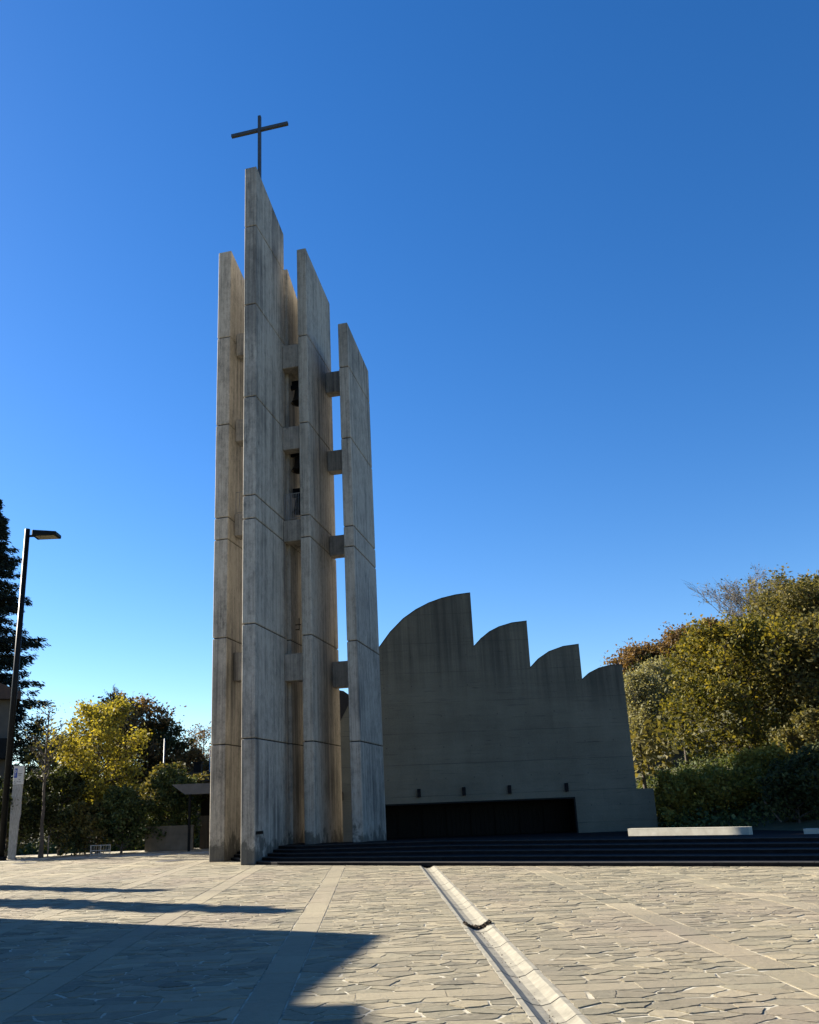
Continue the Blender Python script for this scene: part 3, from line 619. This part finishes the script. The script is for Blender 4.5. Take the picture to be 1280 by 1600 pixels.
def leaves(name,rng,tips,N,sig,size,mat,parent,H,flat=.2,tonef=None,asp=.6):
    i=rng.integers(0,len(tips),N); c=tips[i]+rng.normal(0,sig,(N,3))*np.array([1,1,.75]); c[:,2]=np.maximum(c[:,2],.1)
    cl=rng.random(len(tips))[i]; tone=np.clip(.5+.30*(cl-.5)+rng.normal(0,.20,N)+(tonef(c) if tonef else 0),0,1)
    v,f=quads(c,rng.uniform(.45,1.4,N)*size,rng,flat,asp); return npmesh(name,v,f,4,mat,parent,tone=np.repeat(tone,4))
round_=lambda t:(math.sin(math.pi*min(1,max(0,(.16+.80*t))))**.7)
tall_=lambda t:.35+.65*math.sin(math.pi*(.15+.8*t))
bush_=lambda t:math.sqrt(max(0,1-t*t*.9))
def tree(name,loc,H,Rc,label,cat,leaf,N,size,seed,base=.22,nl=22,prof=round_,sig=.35,group=None,bark='bark',sub=5,twig=3,up=.55,flat=.2,tonef=None,droop=0,crown='crown',wob=.05,top=.92):
    rng=np.random.default_rng(seed); t=empty(name,loc,label,cat,group,rz=rng.random()*6.28)
    segs,tips=skeleton(rng,H,Rc,base,nl,prof,droop,up,sub,wob=wob,top=top,twig=twig)
    segmesh('trunk',segs,M[bark],t)
    if N: leaves(crown,rng,tips,N,sig,size,L[leaf],t,H,flat,tonef)
    return t
def copy_tree(src,loc,sc,rz_,label,group=None):
    r=src.copy(); COL.objects.link(r); r.location=loc; r.scale=(sc,sc,sc*1.0); r.rotation_euler.z=rz_; r['label']=label
    if group: r['group']=group
    for c in list(src.children):
        d=c.copy(); COL.objects.link(d); d.parent=r
    return r
def at(x,y): return (x,y,hz(x,y))
# left
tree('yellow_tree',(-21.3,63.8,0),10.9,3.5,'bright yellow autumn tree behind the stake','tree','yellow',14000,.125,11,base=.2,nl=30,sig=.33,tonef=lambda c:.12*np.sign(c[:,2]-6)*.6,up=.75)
def spruce(loc,H,Rc,label,seed,N):
    rng=np.random.default_rng(seed); t=empty('spruce_tree',loc,label,'tree'); segs=[(np.array([0,0,0.]),np.array([0,0,H*.5]),.42,.22),(np.array([0,0,H*.5]),np.array([0,0,H]),.22,.03)]; tips=[]
    z=H*.06
    while z<H*.985:
        f=1-z/H; rl=Rc*(f**.8)*rng.uniform(.8,1.1)+.15; nb=int(7+4*f)
        for k in range(nb):
            az=rng.random()*6.28; l_=rl*rng.uniform(.72,1.12); p=np.array([0,0,z+rng.normal(0,.12)]); n_=6
            for s_ in range(n_):
                u_=(s_+1)/n_; q=np.array([math.cos(az)*l_*u_,math.sin(az)*l_*u_,z+l_*(-.30*u_+.16*u_*u_)+rng.normal(0,.04)])
                segs.append((p,q,.05*(1-s_/n_)+.012,.05*(1-u_)+.01))
                side=np.array([-math.sin(az),math.cos(az),0]); wdt=.36*l_*(1-u_*.75)*.7+.12
                for _ in range(7): tips.append(p+(q-p)*rng.random()+side*rng.uniform(-1,1)*wdt+np.array([0,0,-rng.random()*.28]))
                p=q
            tips.append(p)
        z+=H*.016+.25*f
    tips=np.array(tips); segmesh('trunk',segs,M['bark'],t,4)
    i=rng.integers(0,len(tips),N); c=tips[i]+rng.normal(0,.16,(N,3)); az=np.arctan2(c[:,1],c[:,0])+rng.normal(0,.6,N)
    d=np.stack([np.cos(az),np.sin(az),rng.normal(-.45,.35,N)],1)
    v,fc=quads(c,rng.uniform(.14,.34,N),rng,0,.26,d); npmesh('crown',v,fc,4,L['spruce'],t,tone=np.repeat(np.clip(rng.normal(.45,.22,N),0,1),4))
spruce((-46.5,95,0),40.5,11.6,'tall dark spruce behind the street lamp and house',5,150000)
def columnar(loc,H,Rc,label,seed,N):
    return tree('cypress',loc,H,Rc,label,'tree','dark',N,.13,seed,base=.05,nl=40,prof=lambda t:math.sqrt(max(0,1-(t*1.02-.25)**2*1.5)) if t<.95 else .2,sig=.14,up=1.5,twig=2,wob=.01,top=.97,group=None)
columnar((-20.9,34.1,0),11.6,1.25,'wide dark cypress beside the square, throwing a finger of shadow',21,26000)
columnar((-22.6,39.6,0),9.2,.85,'slim dark unseen cypress beside the square, added for its narrow band of shadow',22,14000)  # out of view, added to cast the narrow shadow band on the paving
G1='dark trees behind the long building'
tree('oak_tree',(-27.1,88,0),14.9,4.6,'tall brown-leaved tree rising behind the yellow tree','tree','brown',12000,.17,31,base=.25,nl=26,sig=.5)
tree('bare_tree',(-30.2,93,0),17.0,3.2,'bare thin-twigged tree above the yellow tree','tree',None,0,0,32,base=.35,nl=30,sub=5,twig=5,up=1.2,bark='palebark')
tree('oak_tree',(-23.9,90,0),12.4,3.6,'dark green tree, tallest above the long dark roof','tree','dark',12000,.16,33,base=.2,nl=24,sig=.4)
tree('oak_tree',(-26.8,91,0),12.0,3.4,'dark olive tree right of the brown-leaved tree','tree','dark',9000,.16,34,base=.2,nl=22,sig=.5)
tree('bare_tree',(-20.5,96,0),12.0,3.8,'grey leafless tree beside the top of the leftmost slab','tree','brown',2600,.12,35,base=.15,nl=30,sub=6,twig=6,up=.9,bark='palebark')
tree('bare_tree',(-17.0,97,0),12.3,3.8,'grey leafless tree half hidden by the leftmost slab','tree','brown',2200,.12,36,base=.15,nl=30,sub=6,twig=6,up=.9,bark='palebark')
tree('young_tree',(-24.0,60.2,0),10.8,1.5,'thin dark young tree with almost no leaves, left of the yellow one','tree','olive',260,.11,37,base=.45,nl=20,sub=3,twig=3,up=1.0,wob=.03)
def shrub(name,x,y,H,Rc,label,leaf,N,size,seed,sig=.22,cat='shrub'):
    return tree(name,(x,y,hz(x,y)+(.25 if x<0 else 0)),H,Rc,label,cat,leaf,N,size,seed,base=.04,nl=26,prof=bush_,sig=sig,twig=2,sub=4,up=.6,crown='foliage',top=.85)
shrub('shrub',-27.0,61.5,5.6,3.0,'big dark shrub right behind the parking sign','dark',11000,.13,41)
shrub('shrub',-23.6,62.4,6.3,2.3,'dark green shrub left of the yellow tree trunk','dark',11000,.12,42)
shrub('shrub',-21.0,61.6,3.6,1.8,'brownish low shrub under the yellow tree','olive',6000,.11,43)
shrub('laurel_bush',-18.9,61.6,4.5,1.9,'glossy laurel bush between the yellow tree and the garden wall','laurel',9000,.12,44)
shrub('laurel_bush',-16.0,64.2,5.9,2.2,'glossy laurel bush rising above the garden wall','laurel',11000,.12,45)
shrub('shrub',-39.5,90,14,6.5,'tall dark shrub between the spruce and the house','dark',9000,.16,46)
shrub('shrub',-30.5,80,11,4.2,'dark olive tree-like shrub below the spruce branches','olive',12000,.17,47)
shrub('shrub',-20.5,89,9.6,3.4,'rust-brown bushy tree right of the dark green trees','brown',9000,.15,49)
shrub('shrub',-16.2,88,9.2,3.2,'rust-brown bushy tree just beside the tower','brown',9000,.15,50)
shrub('shrub',-17.5,70,6.5,3.2,'tawny shrub seen above the laurel, left of the dark roof','olive',7000,.15,48)
# right
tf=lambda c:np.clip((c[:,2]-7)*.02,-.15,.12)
tree('lime_tree',at(27.3,64),12.0,5.8,'large yellow-green tree nearest the church on the right','tree','yellowgreen',27000,.15,51,base=.12,nl=40,sig=.48,tonef=tf,sub=6,up=.6)
tree('lime_tree',at(40.5,77),9.1,7.0,'broad olive tree with dark limbs at the right edge','tree','olive',26000,.16,52,base=.16,nl=40,sig=.5,tonef=tf,sub=6,up=.6)
tree('lime_tree',at(33.0,60),9.6,5.0,'lower olive tree at the right edge of the picture','tree','olive',22000,.15,53,base=.1,nl=34,sig=.42)
tree('bare_tree',at(40.0,89),12.5,6.0,'leafless tree whose twigs stand against the sky on the right','tree','olive',900,.12,54,base=.3,nl=40,sub=7,twig=6,up=1.1,bark='palebark')
pA=tree('poplar_tree',at(25.6,84),9.4,3.0,'pale fine-leaved tall tree close behind the church corner','tree','pale',15000,.12,55,base=.08,nl=40,prof=tall_,sig=.35,up=1.3,bark='palebark')
copy_tree(pA,at(28.8,88),1.0,1.3,'pale fine-leaved tree second from the church corner','pale trees behind the church')
pA['group']='pale trees behind the church'
copy_tree(pA,at(22.4,90),.95,2.9,'pale tree mostly hidden by the church wall','pale trees behind the church')
HG='trees on the wooded hill'
hb=tree('oak_tree',at(38.0,124),9.2,4.4,'brown oak on the hill, just right of the church roof','tree','brown',9000,.22,61,base=.15,nl=24,sig=.55,group=HG)
copy_tree(hb,at(43.0,119),1.0,2.0,'brown oak on the hill crest, second from the church roof',HG)
copy_tree(hb,at(47.0,116),.95,4.1,'brown oak on the hill crest beneath the bare twigs',HG)
ho=tree('hill_tree',at(60.5,108),10.6,5.4,'olive tree on the highest point of the hill at the right edge','tree','olive',10000,.22,62,base=.12,nl=26,sig=.6,group=HG)
copy_tree(ho,at(52.5,103),.95,1.1,'olive tree on the hill, right of the bare twigs',HG)
copy_tree(ho,at(52.0,92),.95,3.3,'olive tree on the slope below the hill crest at the right edge',HG)
hd=tree('hill_tree',at(40.0,122),8.0,3.4,'dark green tree between the brown oaks on the hill','tree','dark',8000,.2,63,base=.12,nl=24,sig=.5,group=HG)
# shrubs along the foot of the slope
S_=[(19.6,58,3.4,2.0,'hedge','yellowish green shrub tight beside the church wall end'),(22.4,57,2.8,2.2,'hedge','yellowish green shrub above the left half of the pale low wall'),(24.8,56,3.6,2.3,'hedge','yellowish olive shrub above the right half of the pale low wall'),
(23.9,51,3.6,1.6,'dark','darkest shrub beside the leaning pole'),(26.2,50.5,4.0,1.8,'dark','dark shrub right of the leaning pole'),(28.6,56,5.0,2.8,'olive','tall green shrub behind the dark ones at the right edge'),(30.0,50,3.2,1.9,'hedge','tawny shrub at the right edge above the wall end')]
for i,(x,y,h,r,lf,lb) in enumerate(S_): shrub('shrub',x,y,h,r,lb,lf,9000,.12,70+i)
# the wood that covers the hill reads as one mass
rng=np.random.default_rng(9); cs=[]; tn=[]; trunks=[]
cand=[]
for _ in range(1500):
    x=rng.uniform(18,140); y=rng.uniform(72,190)
    if float(hgt(x,y))>1.5 and len(cand)<420: cand.append((x,y))
for _ in range(200):
    cand.append((rng.uniform(-110,20),rng.uniform(105,170)))
for x,y in cand:
    h=rng.uniform(4.3,6.5) if x>18 else rng.uniform(5.,7.5); r=rng.uniform(2.2,3.6); n_=430; th=rng.normal(size=(n_,3)); th/=np.linalg.norm(th,axis=1)[:,None]; rr=r*(rng.random(n_)**.35)*(1+.25*np.sin(th[:,0]*5+x)*np.cos(th[:,1]*4+y))
    c=np.array([x,y,hz(x,y)+h-r*.7])+th*rr[:,None]*np.array([1,1,.8]); cs.append(c); tn.append(np.clip(rng.random()*.7+rng.normal(.15,.15,n_),0,1))
    trunks.append((np.array([x,y,hz(x,y)]),np.array([x,y,hz(x,y)+h*.8]),.2,.08))
c=np.concatenate(cs); v,f=quads(c,rng.uniform(.2,.42,len(c)),rng,.2)
npmesh('woodland',v,f,4,L['olive'],tone=np.repeat(np.concatenate(tn),4),kind='stuff',label='olive and brown autumn wood covering the hillside')
segmesh('woodland_trunks',trunks,M['bark'],None,kind='stuff',label='trunks of the hillside wood')
# undergrowth at the foot of the slope
gp=[]; 
for _ in range(26000):
    x=rng.uniform(17.5,45); y=rng.uniform(52,80); gp.append((x,y,hz(x,y)+abs(rng.normal(0,.45))+.05))
for _ in range(9000):
    x=rng.uniform(-34,-14.5); y=rng.uniform(66.4,80); gp.append((x,y,hz(x,y)+abs(rng.normal(0,.35))+.05))
c=np.array(gp); v,f=quads(c,rng.uniform(.08,.2,len(c)),rng,0); npmesh('undergrowth',v,f,4,L['laurel'],tone=np.repeat(np.clip(rng.normal(.5,.25,len(c)),0,1),4),kind='stuff',label='low green undergrowth at the foot of the trees')
